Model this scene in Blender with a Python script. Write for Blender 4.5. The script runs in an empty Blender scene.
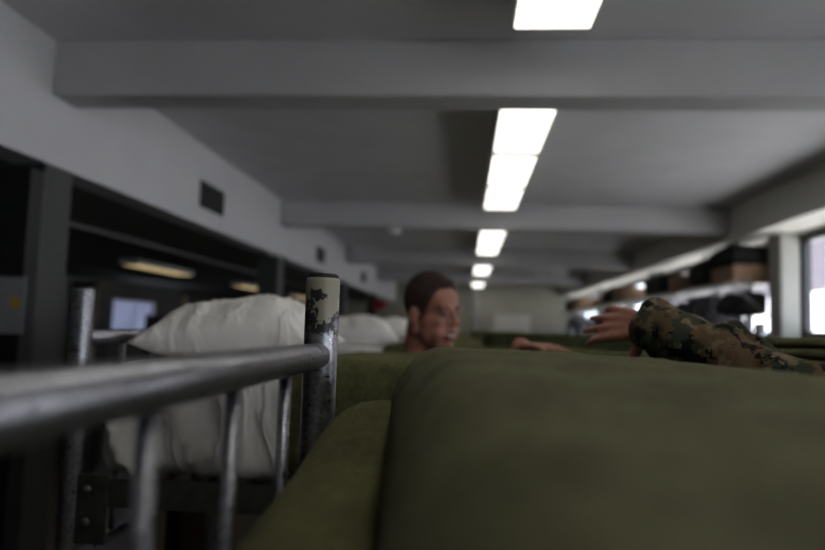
import bpy, bmesh, math, random
from mathutils import Vector, Matrix, noise as mnoise
random.seed(7)
S = bpy.context.scene
COL = S.collection
PI = math.pi
H = 1.62                       # lens height above the floor; heights below written H + dz

# ------------------------------------------------------------------ camera
F = 675.0
def pix(px, py): return Vector((px - 412.5, 275.0 - py, -F))
cY = pix(465, 330).normalized()
cZ = pix(565, 333).cross(cY).normalized()
cX = cY.cross(cZ).normalized()
camd = bpy.data.cameras.new('camera')
cam = bpy.data.objects.new('camera', camd); COL.objects.link(cam)
Rm = Matrix((cX, cY, cZ))          # rows: camera coords of world axes -> maps cam vector to world
cam.matrix_world = Matrix.Translation((0, 0, H)) @ Rm.to_4x4()
camd.sensor_width = 36.0; camd.lens = F * 36.0 / 825.0
camd.clip_start = 0.01; camd.clip_end = 200
camd.dof.use_dof = True; camd.dof.focus_distance = 0.90; camd.dof.aperture_fstop = 2.5
S.camera = cam
def unproj(px, py, y=None, z=None, x=None):
    d = Rm @ pix(px, py)
    t = y / d.y if y is not None else (z / d.z if z is not None else x / d.x)
    return Vector((d.x * t, d.y * t, d.z * t + H))

# ------------------------------------------------------------------ materials
def newmat(name):
    m = bpy.data.materials.new(name); m.use_nodes = True
    nt = m.node_tree; b = nt.nodes['Principled BSDF']
    return m, nt, b
def ramp(nt, stops, interp='LINEAR'):
    r = nt.nodes.new('ShaderNodeValToRGB'); cr = r.color_ramp; cr.interpolation = interp
    while len(cr.elements) > 1: cr.elements.remove(cr.elements[-1])
    cr.elements[0].position = stops[0][0]; cr.elements[0].color = (*stops[0][1], 1)
    for p, c in stops[1:]:
        e = cr.elements.new(p); e.color = (*c, 1)
    return r
def noise_tex(nt, scale, detail=4, coord='Object', rough=0.55, vec=None):
    n = nt.nodes.new('ShaderNodeTexNoise'); n.inputs['Scale'].default_value = scale
    n.inputs['Detail'].default_value = detail; n.inputs['Roughness'].default_value = rough
    if vec is None:
        tc = nt.nodes.new('ShaderNodeTexCoord'); vec = tc.outputs[coord]
    nt.links.new(vec, n.inputs['Vector'])
    return n
def bump(nt, b, height, strength, dist):
    bp = nt.nodes.new('ShaderNodeBump'); bp.inputs['Strength'].default_value = strength
    bp.inputs['Distance'].default_value = dist
    nt.links.new(height, bp.inputs['Height']); nt.links.new(bp.outputs['Normal'], b.inputs['Normal'])
def mat(name, c, rough=0.6, metal=0.0, var=0.12, nscale=6, bscale=0, bstr=0.3, bdist=0.002, spec=0.4, c2=None, sheen=0):
    m, nt, b = newmat(name)
    b.inputs['Roughness'].default_value = rough; b.inputs['Metallic'].default_value = metal
    b.inputs['Specular IOR Level'].default_value = spec
    if sheen:
        b.inputs['Sheen Weight'].default_value = sheen; b.inputs['Sheen Roughness'].default_value = 0.6
    lo = tuple(x * (1 - var) for x in c) if c2 is None else c2
    hi = tuple(min(1, x * (1 + var)) for x in c) if c2 is None else c
    n = noise_tex(nt, nscale)
    r = ramp(nt, [(0.3, lo), (0.7, hi)])
    nt.links.new(n.outputs['Fac'], r.inputs['Fac']); nt.links.new(r.outputs['Color'], b.inputs['Base Color'])
    if bscale:
        n2 = noise_tex(nt, bscale, 3); bump(nt, b, n2.outputs['Fac'], bstr, bdist)
    return m
def wrinkle_bump(m, scale, dist, strength):
    nt = m.node_tree; b = nt.nodes['Principled BSDF']
    tc = nt.nodes.new('ShaderNodeTexCoord'); mp = nt.nodes.new('ShaderNodeMapping')
    mp.inputs['Rotation'].default_value = (0.3, 0.5, 0.4); mp.inputs['Scale'].default_value = (1.5, 0.8, 0.55)
    nt.links.new(tc.outputs['Object'], mp.inputs['Vector'])
    n = noise_tex(nt, scale, 2, vec=mp.outputs[0], rough=0.4); n.inputs['Distortion'].default_value = 1.2
    a = nt.nodes.new('ShaderNodeMath'); a.operation = 'SUBTRACT'; a.inputs[1].default_value = 0.5; nt.links.new(n.outputs['Fac'], a.inputs[0])
    c = nt.nodes.new('ShaderNodeMath'); c.operation = 'ABSOLUTE'; nt.links.new(a.outputs[0], c.inputs[0])
    r = ramp(nt, [(0.0, (1, 1, 1)), (0.06, (0.45, 0.45, 0.45)), (0.2, (0, 0, 0))]); r.color_ramp.interpolation = 'EASE'
    nt.links.new(c.outputs[0], r.inputs['Fac'])
    bp = nt.nodes.new('ShaderNodeBump'); bp.inputs['Strength'].default_value = strength; bp.inputs['Distance'].default_value = dist
    old = b.inputs['Normal'].links[0].from_socket
    nt.links.new(old, bp.inputs['Normal']); nt.links.new(r.outputs['Color'], bp.inputs['Height']); nt.links.new(bp.outputs['Normal'], b.inputs['Normal'])
def emit(name, c, s):
    m, nt, b = newmat(name)
    b.inputs['Base Color'].default_value = (0.8, 0.8, 0.78, 1)
    b.inputs['Emission Color'].default_value = (*c, 1); b.inputs['Emission Strength'].default_value = s
    return m
M = {}
M['ceiling'] = mat('ceiling_paint', (0.66, 0.66, 0.68), 0.9, var=0.05, nscale=3, bscale=160, bstr=0.35)
M['beam'] = mat('beam_paint', (0.49, 0.49, 0.495), 0.85, var=0.04, nscale=4, bscale=140, bstr=0.35)
M['soffit'] = mat('soffit_paint', (0.60, 0.60, 0.62), 0.8, var=0.03, nscale=3, bscale=120, bstr=0.2)
M['soffit_r'] = mat('window_side_paint', (0.70, 0.69, 0.63), 0.8, var=0.04, nscale=3)
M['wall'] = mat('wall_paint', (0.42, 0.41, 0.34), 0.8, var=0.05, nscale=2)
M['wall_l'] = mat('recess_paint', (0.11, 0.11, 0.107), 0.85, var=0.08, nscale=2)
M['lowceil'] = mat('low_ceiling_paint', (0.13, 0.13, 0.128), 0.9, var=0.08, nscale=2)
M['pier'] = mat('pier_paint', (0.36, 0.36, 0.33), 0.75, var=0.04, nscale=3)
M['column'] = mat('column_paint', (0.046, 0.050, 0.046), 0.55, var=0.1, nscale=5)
M['black'] = mat('black_paint', (0.012, 0.012, 0.013), 0.6, var=0.2, nscale=5)
M['floor'] = mat('floor_tile', (0.16, 0.14, 0.12), 0.35, var=0.15, nscale=2)
M['darkmetal'] = mat('dark_metal', (0.03, 0.03, 0.033), 0.45, 0.3, nscale=10)
M['rail'] = mat('frame_iron', (0.075, 0.078, 0.072), 0.5, 0.5, var=0.3, nscale=35, bscale=90, bstr=0.2)
M['bolt'] = mat('bolt_steel', (0.2, 0.19, 0.17), 0.4, 0.8, nscale=60)
M['winframe'] = mat('window_frame_paint', (0.015, 0.015, 0.02), 0.4, nscale=8)
M['housing'] = mat('light_housing_paint', (0.55, 0.55, 0.52), 0.5, nscale=5, var=0.05)
M['diffuser'] = emit('lit_diffuser', (1.0, 0.965, 0.89), 2.3)
M['warm'] = emit('dim_warm_diffuser', (1.0, 0.74, 0.36), 0.5)
M['sheet'] = mat('white_sheet', (0.83, 0.82, 0.79), 0.9, var=0.03, nscale=12, bscale=420, bstr=0.12, bdist=0.001)
M['pillow'] = mat('white_pillow_cotton', (0.82, 0.80, 0.755), 0.9, var=0.03, nscale=10, bscale=420, bstr=0.12, bdist=0.001)
wrinkle_bump(M['sheet'], 5.5, 0.016, 0.6); wrinkle_bump(M['pillow'], 7.0, 0.012, 0.5)
M['paper'] = mat('paper', (0.30, 0.30, 0.32), 0.8, nscale=20, var=0.03)
M['ink'] = mat('grey_ink', (0.16, 0.16, 0.17), 0.8)
M['yellow'] = mat('yellow_print', (0.50, 0.33, 0.05), 0.8)
M['red'] = mat('red_paint', (0.42, 0.012, 0.012), 0.5)
M['redcloth'] = mat('dark_red_towel', (0.07, 0.022, 0.02), 0.95, var=0.25, nscale=40, bscale=300)
M['card'] = mat('cardboard', (0.30, 0.185, 0.115), 0.85, var=0.12, nscale=8)
M['tape'] = mat('packing_tape', (0.36, 0.25, 0.14), 0.35)
M['shelf'] = mat('shelf_metal', (0.20, 0.195, 0.18), 0.5, nscale=8)
M['coat'] = mat('black_coat_cloth', (0.022, 0.022, 0.025), 0.9, var=0.3, nscale=9, bscale=60, bstr=0.5, bdist=0.01)
M['coatgrey'] = mat('grey_coat_cloth', (0.055, 0.055, 0.062), 0.9, var=0.3, nscale=9, bscale=60, bstr=0.5, bdist=0.01)
M['bag'] = mat('dark_bag_canvas', (0.02, 0.02, 0.02), 0.85, var=0.25, nscale=30, bscale=300)
M['white'] = mat('white_plastic', (0.7, 0.7, 0.68), 0.4, var=0.03)
M['vent'] = mat('vent_dark', (0.03, 0.03, 0.032), 0.6)
M['blind'] = mat('blind_slat', (0.55, 0.56, 0.66), 0.6, var=0.05)
_nt = M['blind'].node_tree; _tl = _nt.nodes.new('ShaderNodeBsdfTranslucent'); _tl.inputs['Color'].default_value = (0.5, 0.5, 0.62, 1)
_mx = _nt.nodes.new('ShaderNodeMixShader'); _mx.inputs[0].default_value = 0.03
_nt.links.new(_nt.nodes['Principled BSDF'].outputs[0], _mx.inputs[1]); _nt.links.new(_tl.outputs[0], _mx.inputs[2])
_nt.links.new(_mx.outputs[0], _nt.nodes['Material Output'].inputs['Surface'])
M['skin'] = mat('skin', (0.37, 0.168, 0.118), 0.5, var=0.10, nscale=25, bscale=200, bstr=0.1, spec=0.35)
M['skin'].node_tree.nodes['Principled BSDF'].inputs['Subsurface Weight'].default_value = 0.08
M['skin'].node_tree.nodes['Principled BSDF'].inputs['Subsurface Radius'].default_value = (0.01, 0.004, 0.002)
M['lip'] = mat('lips', (0.30, 0.095, 0.085), 0.45, nscale=40)
M['teeth'] = mat('teeth', (0.70, 0.66, 0.60), 0.3, var=0.02)
M['eye'] = mat('eye', (0.16, 0.14, 0.13), 0.2)
M['brow'] = mat('eyebrow', (0.10, 0.042, 0.024), 0.8)
M['tshirt'] = mat('dark_green_tshirt', (0.035, 0.038, 0.028), 0.95, nscale=20, bscale=200)
M['boots'] = mat('tan_boot_suede', (0.18, 0.12, 0.07), 0.9, nscale=20)
M['concrete'] = mat('sunlit_concrete', (0.50, 0.50, 0.50), 0.9, nscale=1)
M['whitewall'] = mat('white_render_wall', (0.80, 0.78, 0.78), 0.9, nscale=1, var=0.04)

def blanket_mat(name, c, hem=False):
    m, nt, b = newmat(name)
    b.inputs['Roughness'].default_value = 1.0; b.inputs['Specular IOR Level'].default_value = 0.1
    b.inputs['Sheen Weight'].default_value = 0.06; b.inputs['Sheen Roughness'].default_value = 0.5
    b.inputs['Sheen Tint'].default_value = (0.6, 0.62, 0.4, 1)
    n1 = noise_tex(nt, 14, 5, rough=0.65); n2 = noise_tex(nt, 240, 4, rough=0.7); n3 = noise_tex(nt, 95, 5, rough=0.7)
    mx = nt.nodes.new('ShaderNodeMath'); mx.operation = 'ADD'
    nt.links.new(n1.outputs['Fac'], mx.inputs[0]); nt.links.new(n3.outputs['Fac'], mx.inputs[1])
    r = ramp(nt, [(0.38, tuple(x * 0.62 for x in c)), (0.5, c), (0.64, tuple(x * 1.42 for x in c))])
    hf = nt.nodes.new('ShaderNodeMath'); hf.operation = 'MULTIPLY'; hf.inputs[1].default_value = 0.5
    nt.links.new(mx.outputs[0], hf.inputs[0]); nt.links.new(hf.outputs[0], r.inputs['Fac'])
    nt.links.new(r.outputs['Color'], b.inputs['Base Color'])
    ad = nt.nodes.new('ShaderNodeMath'); ad.operation = 'ADD'
    nt.links.new(n2.outputs['Fac'], ad.inputs[0]); nt.links.new(n3.outputs['Fac'], ad.inputs[1])
    bump(nt, b, ad.outputs[0], 0.7, 0.004)
    return m
M['blanket'] = blanket_mat('olive_wool', (0.110, 0.108, 0.048))
M['blanket2'] = blanket_mat('olive_wool_worn', (0.122, 0.121, 0.066))
M['blanket3'] = blanket_mat('dark_olive_wool', (0.075, 0.085, 0.036))

def tube_mat(name, chipped):
    m, nt, b = newmat(name)
    tc = nt.nodes.new('ShaderNodeTexCoord')
    n1 = noise_tex(nt, 55, 6, vec=tc.outputs['Object'], rough=0.65)
    n2 = noise_tex(nt, 28, 4, vec=tc.outputs['Object'], rough=0.6)
    n3 = noise_tex(nt, 190, 4, vec=tc.outputs['Object'])
    steel = ramp(nt, [(0.3, (0.20, 0.203, 0.225)), (0.55, (0.34, 0.345, 0.37)), (0.75, (0.46, 0.46, 0.48))])
    nt.links.new(n3.outputs['Fac'], steel.inputs['Fac'])
    rust = ramp(nt, [(0.60, (0, 0, 0)), (0.74, (0.8, 0.8, 0.8))]); nt.links.new(n1.outputs['Fac'], rust.inputs['Fac'])
    mix = nt.nodes.new('ShaderNodeMix'); mix.data_type = 'RGBA'
    nt.links.new(rust.outputs['Color'], mix.inputs['Factor']); nt.links.new(steel.outputs['Color'], mix.inputs['A'])
    mix.inputs['B'].default_value = (0.045, 0.032, 0.025, 1)
    col = mix.outputs['Result']
    rr = ramp(nt, [(0.3, (0.24,) * 3), (0.7, (0.42,) * 3)]); nt.links.new(n1.outputs['Fac'], rr.inputs['Fac'])
    met = None
    if chipped:
        sx = nt.nodes.new('ShaderNodeSeparateXYZ'); nt.links.new(tc.outputs['Object'], sx.inputs[0])
        zr = nt.nodes.new('ShaderNodeMapRange')      # how much old paint is left, by height on the post
        zr.inputs['From Min'].default_value = H - 0.035; zr.inputs['From Max'].default_value = H + 0.03
        zr.inputs['To Min'].default_value = -0.32; zr.inputs['To Max'].default_value = 0.16
        nt.links.new(sx.outputs['Z'], zr.inputs['Value'])
        ad = nt.nodes.new('ShaderNodeMath'); ad.operation = 'ADD'
        nt.links.new(zr.outputs['Result'], ad.inputs[0]); nt.links.new(n2.outputs['Fac'], ad.inputs[1])
        ad2 = nt.nodes.new('ShaderNodeMath'); ad2.operation = 'MULTIPLY_ADD'; ad2.inputs[1].default_value = 0.30
        nt.links.new(n3.outputs['Fac'], ad2.inputs[0]); nt.links.new(ad.outputs[0], ad2.inputs[2])
        sb = nt.nodes.new('ShaderNodeMath'); sb.operation = 'SUBTRACT'; sb.inputs[1].default_value = 0.15
        nt.links.new(ad2.outputs[0], sb.inputs[0]); ad = sb
        pr = ramp(nt, [(0.50, (0, 0, 0)), (0.515, (1, 1, 1))]); nt.links.new(ad.outputs[0], pr.inputs['Fac'])
        # dark primer ring round the lost paint
        dr = ramp(nt, [(0.30, (0, 0, 0)), (0.36, (1, 1, 1))]); nt.links.new(ad.outputs[0], dr.inputs['Fac'])
        m1 = nt.nodes.new('ShaderNodeMix'); m1.data_type = 'RGBA'
        nt.links.new(dr.outputs['Color'], m1.inputs['Factor']); nt.links.new(col, m1.inputs['A'])
        m1.inputs['B'].default_value = (0.022, 0.018, 0.02, 1)
        m2 = nt.nodes.new('ShaderNodeMix'); m2.data_type = 'RGBA'
        nt.links.new(pr.outputs['Color'], m2.inputs['Factor']); nt.links.new(m1.outputs['Result'], m2.inputs['A'])
        m2.inputs['B'].default_value = (0.34, 0.32, 0.24, 1)
        col = m2.outputs['Result']
        mm = nt.nodes.new('ShaderNodeMath'); mm.operation = 'MULTIPLY_ADD'; mm.inputs[1].default_value = -0.9; mm.inputs[2].default_value = 0.9
        nt.links.new(dr.outputs['Color'], mm.inputs[0]); met = mm.outputs[0]
    nt.links.new(col, b.inputs['Base Color']); nt.links.new(rr.outputs['Color'], b.inputs['Roughness'])
    if met: nt.links.new(met, b.inputs['Metallic'])
    else: b.inputs['Metallic'].default_value = 0.9
    bump(nt, b, n1.outputs['Fac'], 0.25, 0.001)
    return m
M['tube'] = tube_mat('worn_steel_tube', False)
M['post'] = tube_mat('chipped_paint_tube', True)

def camo_mat():
    m, nt, b = newmat('digital_camouflage')
    b.inputs['Roughness'].default_value = 0.95; b.inputs['Specular IOR Level'].default_value = 0.15
    tc = nt.nodes.new('ShaderNodeTexCoord')
    def layer(inc, scale, stops, off):
        mp = nt.nodes.new('ShaderNodeVectorMath'); mp.operation = 'ADD'; mp.inputs[1].default_value = off
        nt.links.new(tc.outputs['Object'], mp.inputs[0])
        sn = nt.nodes.new('ShaderNodeVectorMath'); sn.operation = 'SNAP'; sn.inputs[1].default_value = (inc,) * 3
        nt.links.new(mp.outputs[0], sn.inputs[0])
        n = noise_tex(nt, scale, 3, vec=sn.outputs[0], rough=0.6)
        r = ramp(nt, stops, 'CONSTANT'); nt.links.new(n.outputs['Fac'], r.inputs['Fac'])
        return r.outputs['Color']
    base = layer(0.0040, 17, [(0, (0.040, 0.048, 0.029)), (0.50, (0.110, 0.072, 0.038))], (3.1, 1.2, 0.4))
    k = layer(0.0040, 21, [(0, (0, 0, 0)), (0.56, (1, 1, 1))], (7.7, 0.2, 4.1))
    t = layer(0.0040, 27, [(0, (0, 0, 0)), (0.585, (1, 1, 1))], (1.7, 5.2, 2.1))
    m1 = nt.nodes.new('ShaderNodeMix'); m1.data_type = 'RGBA'
    nt.links.new(t, m1.inputs['Factor']); nt.links.new(base, m1.inputs['A']); m1.inputs['B'].default_value = (0.16, 0.125, 0.08, 1)
    m2 = nt.nodes.new('ShaderNodeMix'); m2.data_type = 'RGBA'
    nt.links.new(k, m2.inputs['Factor']); nt.links.new(m1.outputs['Result'], m2.inputs['A']); m2.inputs['B'].default_value = (0.010, 0.010, 0.010, 1)
    nt.links.new(m2.outputs['Result'], b.inputs['Base Color'])
    n = noise_tex(nt, 380, 2); bump(nt, b, n.outputs['Fac'], 0.3, 0.001)
    return m
M['camo'] = camo_mat()

def hair_mat():
    m, nt, b = newmat('short_auburn_hair')
    b.inputs['Roughness'].default_value = 0.75
    tc = nt.nodes.new('ShaderNodeTexCoord'); sx = nt.nodes.new('ShaderNodeSeparateXYZ')
    nt.links.new(tc.outputs['Object'], sx.inputs[0])
    zr = nt.nodes.new('ShaderNodeMapRange'); zr.inputs['From Min'].default_value = H + 0.030; zr.inputs['From Max'].default_value = H + 0.085
    nt.links.new(sx.outputs['Z'], zr.inputs['Value'])
    r = ramp(nt, [(0, (0.16, 0.072, 0.046)), (0.6, (0.055, 0.021, 0.013)), (1, (0.036, 0.014, 0.009))])
    nt.links.new(zr.outputs['Result'], r.inputs['Fac']); nt.links.new(r.outputs['Color'], b.inputs['Base Color'])
    n = noise_tex(nt, 260, 3); bump(nt, b, n.outputs['Fac'], 1.0, 0.008)
    return m
M['hair'] = hair_mat()

def glass_mat():
    m, nt, b = newmat('window_glass')
    out = nt.nodes['Material Output']
    tr = nt.nodes.new('ShaderNodeBsdfTransparent'); gl = nt.nodes.new('ShaderNodeBsdfGlossy'); gl.inputs['Roughness'].default_value = 0.05
    mx = nt.nodes.new('ShaderNodeMixShader')
    mx.inputs[0].default_value = 0.05; nt.links.new(tr.outputs[0], mx.inputs[1]); nt.links.new(gl.outputs[0], mx.inputs[2])
    nt.links.new(mx.outputs[0], out.inputs['Surface'])
    return m
M['glass'] = glass_mat()
def brick_mat():
    m, nt, b = newmat('outside_brick'); b.inputs['Roughness'].default_value = 0.9
    tc = nt.nodes.new('ShaderNodeTexCoord'); mp = nt.nodes.new('ShaderNodeMapping')
    mp.inputs['Rotation'].default_value = (PI / 2, 0, PI / 2)
    nt.links.new(tc.outputs['Object'], mp.inputs['Vector'])
    br = nt.nodes.new('ShaderNodeTexBrick'); br.inputs['Scale'].default_value = 2.2
    br.inputs['Color1'].default_value = (0.030, 0.020, 0.030, 1); br.inputs['Color2'].default_value = (0.042, 0.027, 0.036, 1)
    br.inputs['Mortar'].default_value = (0.07, 0.06, 0.072, 1)
    nt.links.new(mp.outputs[0], br.inputs['Vector']); nt.links.new(br.outputs['Color'], b.inputs['Base Color'])
    return m
M['brick'] = brick_mat()

# ------------------------------------------------------------------ mesh helpers
class MB:
    def __init__(s): s.bm = bmesh.new()
    def box(s, x0, x1, y0, y1, z0, z1):
        v = [s.bm.verts.new(p) for p in ((x0,y0,z0),(x1,y0,z0),(x1,y1,z0),(x0,y1,z0),(x0,y0,z1),(x1,y0,z1),(x1,y1,z1),(x0,y1,z1))]
        for f in ((3,2,1,0),(4,5,6,7),(0,1,5,4),(1,2,6,5),(2,3,7,6),(3,0,4,7)): s.bm.faces.new([v[i] for i in f])
        return s
    def rings(s, rings, cap=True):
        vs = [[s.bm.verts.new(p) for p in r] for r in rings]; n = len(vs[0])
        for a, b in zip(vs, vs[1:]):
            for i in range(n): s.bm.faces.new((a[i], a[(i+1) % n], b[(i+1) % n], b[i]))
        if cap:
            s.bm.faces.new(list(reversed(vs[0]))); s.bm.faces.new(vs[-1])
        return s
    def tube(s, pts, rad, n=16, cap=True):
        pts = [Vector(p) for p in pts]
        if not hasattr(rad, '__len__'): rad = [rad] * len(pts)
        rs = []; up = None
        for i, p in enumerate(pts):
            t = (pts[min(i+1, len(pts)-1)] - pts[max(i-1, 0)]).normalized()
            if up is None: up = Vector((0, 0, 1)) if abs(t.z) < 0.9 else Vector((1, 0, 0))
            a = (up - t * up.dot(t)).normalized(); up = a; b = t.cross(a)
            rs.append([p + (a * math.cos(k * 2*PI/n) + b * math.sin(k * 2*PI/n)) * rad[i] for k in range(n)])
        return s.rings(rs, cap)
    def ell(s, c, r, rot=None, nu=20, nv=14):
        c = Vector(c); rows = []
        for j in range(1, nv):
            th = PI * j / nv
            row = []
            for i in range(nu):
                ph = 2*PI*i/nu
                p = Vector((r[0]*math.sin(th)*math.cos(ph), r[1]*math.sin(th)*math.sin(ph), -r[2]*math.cos(th)))
                if rot is not None: p = rot @ p
                row.append(s.bm.verts.new(c + p))
            rows.append(row)
        p0 = Vector((0, 0, -r[2])); p1 = Vector((0, 0, r[2]))
        if rot is not None: p0 = rot @ p0; p1 = rot @ p1
        a = s.bm.verts.new(c + p0); b = s.bm.verts.new(c + p1)
        for i in range(nu):
            k = (i+1) % nu
            s.bm.faces.new((a, rows[0][k], rows[0][i])); s.bm.faces.new((b, rows[-1][i], rows[-1][k]))
            for u, w in zip(rows, rows[1:]): s.bm.faces.new((u[i], u[k], w[k], w[i]))
        return s
    def cap(s, p0, p1, r0, r1=None, n=16):           # tapered capsule
        if r1 is None: r1 = r0
        p0 = Vector(p0); p1 = Vector(p1); t = (p1 - p0).normalized(); pts = []; rad = []
        for k in range(5):
            a = PI/2 * (k + 0.15) / 5; pts.append(p0 - t * r0 * math.cos(a)); rad.append(r0 * math.sin(a))
        m = max(2, int((p1 - p0).length / 0.03))
        for k in range(m + 1):
            w = k / m; pts.append(p0.lerp(p1, w)); rad.append(r0 + (r1 - r0) * w)
        for k in range(5):
            a = PI/2 * (4 - k + 0.15) / 5; pts.append(p1 + t * r1 * math.cos(a)); rad.append(r1 * math.sin(a))
        return s.tube(pts, rad, n)
    def chain(s, pts, rads, n=16):
        for i in range(len(pts) - 1): s.cap(pts[i], pts[i+1], rads[i], rads[i+1], n)
        return s
    def slab(s, x0, x1, y0, y1, z0, z1, r, step=0.03, fn=None):      # rounded block on a fine grid
        nx = max(2, int((x1-x0)/step)); ny = max(2, int((y1-y0)/step)); nz = max(3, int((z1-z0)/step))
        vd = {}
        def g(i, j, k):
            key = (i, j, k)
            if key not in vd:
                p = Vector((x0+(x1-x0)*i/nx, y0+(y1-y0)*j/ny, z0+(z1-z0)*k/nz))
                q = Vector((min(max(p.x, x0+r), x1-r), min(max(p.y, y0+r), y1-r), min(max(p.z, z0+r), z1-r)))
                d = p - q
                if d.length > 1e-9:
                    m = max(abs(d.x), abs(d.y), abs(d.z)); p = q + d.normalized() * m
                if fn: p = fn(p)
                vd[key] = s.bm.verts.new(p)
            return vd[key]
        for i in range(nx):
            for j in range(ny):
                s.bm.faces.new((g(i,j,nz), g(i+1,j,nz), g(i+1,j+1,nz), g(i,j+1,nz)))
                s.bm.faces.new((g(i,j+1,0), g(i+1,j+1,0), g(i+1,j,0), g(i,j,0)))
        for i in range(nx):
            for k in range(nz):
                s.bm.faces.new((g(i,0,k), g(i+1,0,k), g(i+1,0,k+1), g(i,0,k+1)))
                s.bm.faces.new((g(i+1,ny,k), g(i,ny,k), g(i,ny,k+1), g(i+1,ny,k+1)))
        for j in range(ny):
            for k in range(nz):
                s.bm.faces.new((g(0,j+1,k), g(0,j,k), g(0,j,k+1), g(0,j+1,k+1)))
                s.bm.faces.new((g(nx,j,k), g(nx,j+1,k), g(nx,j+1,k+1), g(nx,j,k+1)))
        return s
    def mesh(s, name, smooth=False):
        bmesh.ops.recalc_face_normals(s.bm, faces=s.bm.faces)
        me = bpy.data.meshes.new(name); s.bm.to_mesh(me); s.bm.free()
        if smooth: me.polygons.foreach_set('use_smooth', [True] * len(me.polygons))
        return me

def root_of(o):
    while o.parent: o = o.parent
    return o
def link(name, me, m, parent=None, bevel=0):
    o = bpy.data.objects.new(name, me); COL.objects.link(o)
    if m is not None: me.materials.append(m)
    if parent is not None:
        o.parent = parent; me.transform(Matrix.Translation(-root_of(parent).location))
    else:
        xs = [v.co.x for v in me.vertices]; ys = [v.co.y for v in me.vertices]; zs = [v.co.z for v in me.vertices]
        c = Vector(((min(xs)+max(xs))/2, (min(ys)+max(ys))/2, min(zs)))
        me.transform(Matrix.Translation(-c)); o.location = c
    if bevel:
        bv = o.modifiers.new('bevel', 'BEVEL'); bv.width = bevel; bv.segments = 2
    return o
def part(name, mb, m, parent, smooth=False, bevel=0): return link(name, mb.mesh(name, smooth), m, parent, bevel)
def tag(o, label, cat, group=None):
    o['label'] = label; o['category'] = cat
    if group: o['group'] = group
    return o
def thing(name, label, cat, loc, group=None):
    o = bpy.data.objects.new(name, None); COL.objects.link(o); o.location = loc; o.empty_display_size = 0.1
    return tag(o, label, cat, group)
def single(name, mb, m, label, cat, group=None, smooth=False, bevel=0):
    return tag(link(name, mb.mesh(name, smooth), m, None, bevel), label, cat, group)
def struct(name, mb, m, parent=None, bevel=0):
    o = link(name, mb.mesh(name), m, parent, bevel)
    if parent is None: o['kind'] = 'structure'
    return o
def copy_tree(o, parent=None):
    c = o.copy(); COL.objects.link(c)
    if parent is not None: c.parent = parent
    for ch in list(o.children): copy_tree(ch, c)
    return c
def dup(o, loc, label, group=None, rz=None):
    c = copy_tree(o); c.location = loc; c['label'] = label
    if rz is not None: c.rotation_euler.z = rz
    if group: c['group'] = group
    return c
def voxel(mb, name, size, smooth=4, fn=None):        # fuse overlapping volumes into one skin
    me = mb.mesh(name); o = bpy.data.objects.new('tmp', me); COL.objects.link(o)
    r = o.modifiers.new('r', 'REMESH'); r.mode = 'VOXEL'; r.voxel_size = size; r.adaptivity = 0
    if smooth:
        s = o.modifiers.new('s', 'SMOOTH'); s.iterations = smooth; s.factor = 0.5
    dg = bpy.context.evaluated_depsgraph_get()
    res = bpy.data.meshes.new_from_object(o.evaluated_get(dg)); res.name = name
    bpy.data.objects.remove(o); bpy.data.meshes.remove(me)
    if fn:
        nv = len(res.vertices); co = [0.0]*(nv*3); no = [0.0]*(nv*3)
        res.vertices.foreach_get('co', co); res.vertex_normals.foreach_get('vector', no)
        out = []
        for i in range(0, nv*3, 3): out.extend(fn(Vector(co[i:i+3]), Vector(no[i:i+3])))
        res.vertices.foreach_set('co', out); res.update()
    res.polygons.foreach_set('use_smooth', [True] * len(res.polygons))
    return res
def nz(p, s, seed=0.0): return mnoise.noise(Vector((p[0]*s + seed, p[1]*s + seed*1.7, p[2]*s - seed)))
ORD = ['first', 'second', 'third', 'fourth', 'fifth', 'sixth', 'seventh']

# ------------------------------------------------------------------ room
CE = H + 1.20; LOW = H + 0.66; XL = -1.80; XR = 2.40; XW = 2.75; Y0 = -4.0; Y1 = 17.5
struct('floor', MB().box(-6.2, 2.87, Y0-0.2, Y1+0.2, -0.2, 0), M['floor'])
struct('ceiling', MB().box(-6.2, 2.87, Y0-0.2, Y1+0.2, CE, CE+0.25), M['ceiling'])
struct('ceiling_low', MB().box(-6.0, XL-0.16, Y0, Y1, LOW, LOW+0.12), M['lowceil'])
struct('wall_left_soffit', MB().box(XL-0.16, XL, Y0, Y1, LOW, CE), M['soffit'])
struct('wall_right_soffit', MB().box(XR, XW, Y0, Y1, H+0.89, CE), M['soffit_r'])
struct('wall_far', MB().box(-6.2, 2.87, Y1, Y1+0.2, 0, CE), M['wall'])
struct('wall_rear', MB().box(-6.2, 2.87, Y0-0.2, Y0, 0, CE), M['wall'])
BEAMS = [-0.90, 2.71, 6.34, 9.93, 13.52]
for y in BEAMS:
    b = struct('ceiling_beam', MB().box(XL, XR, y, y+0.185, H+0.957, CE), M['beam'], bevel=0.01)
struct('trim_1', MB().box(-2.80, -2.70, Y0, Y1, LOW-0.03, LOW), M['lowceil'])
for y in BEAMS:
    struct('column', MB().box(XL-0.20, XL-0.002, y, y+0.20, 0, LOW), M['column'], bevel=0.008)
struct('wall_partition', MB().box(-3.6, XL-0.004, 2.62, 2.71, 0, LOW-0.045), M['black'])
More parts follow.
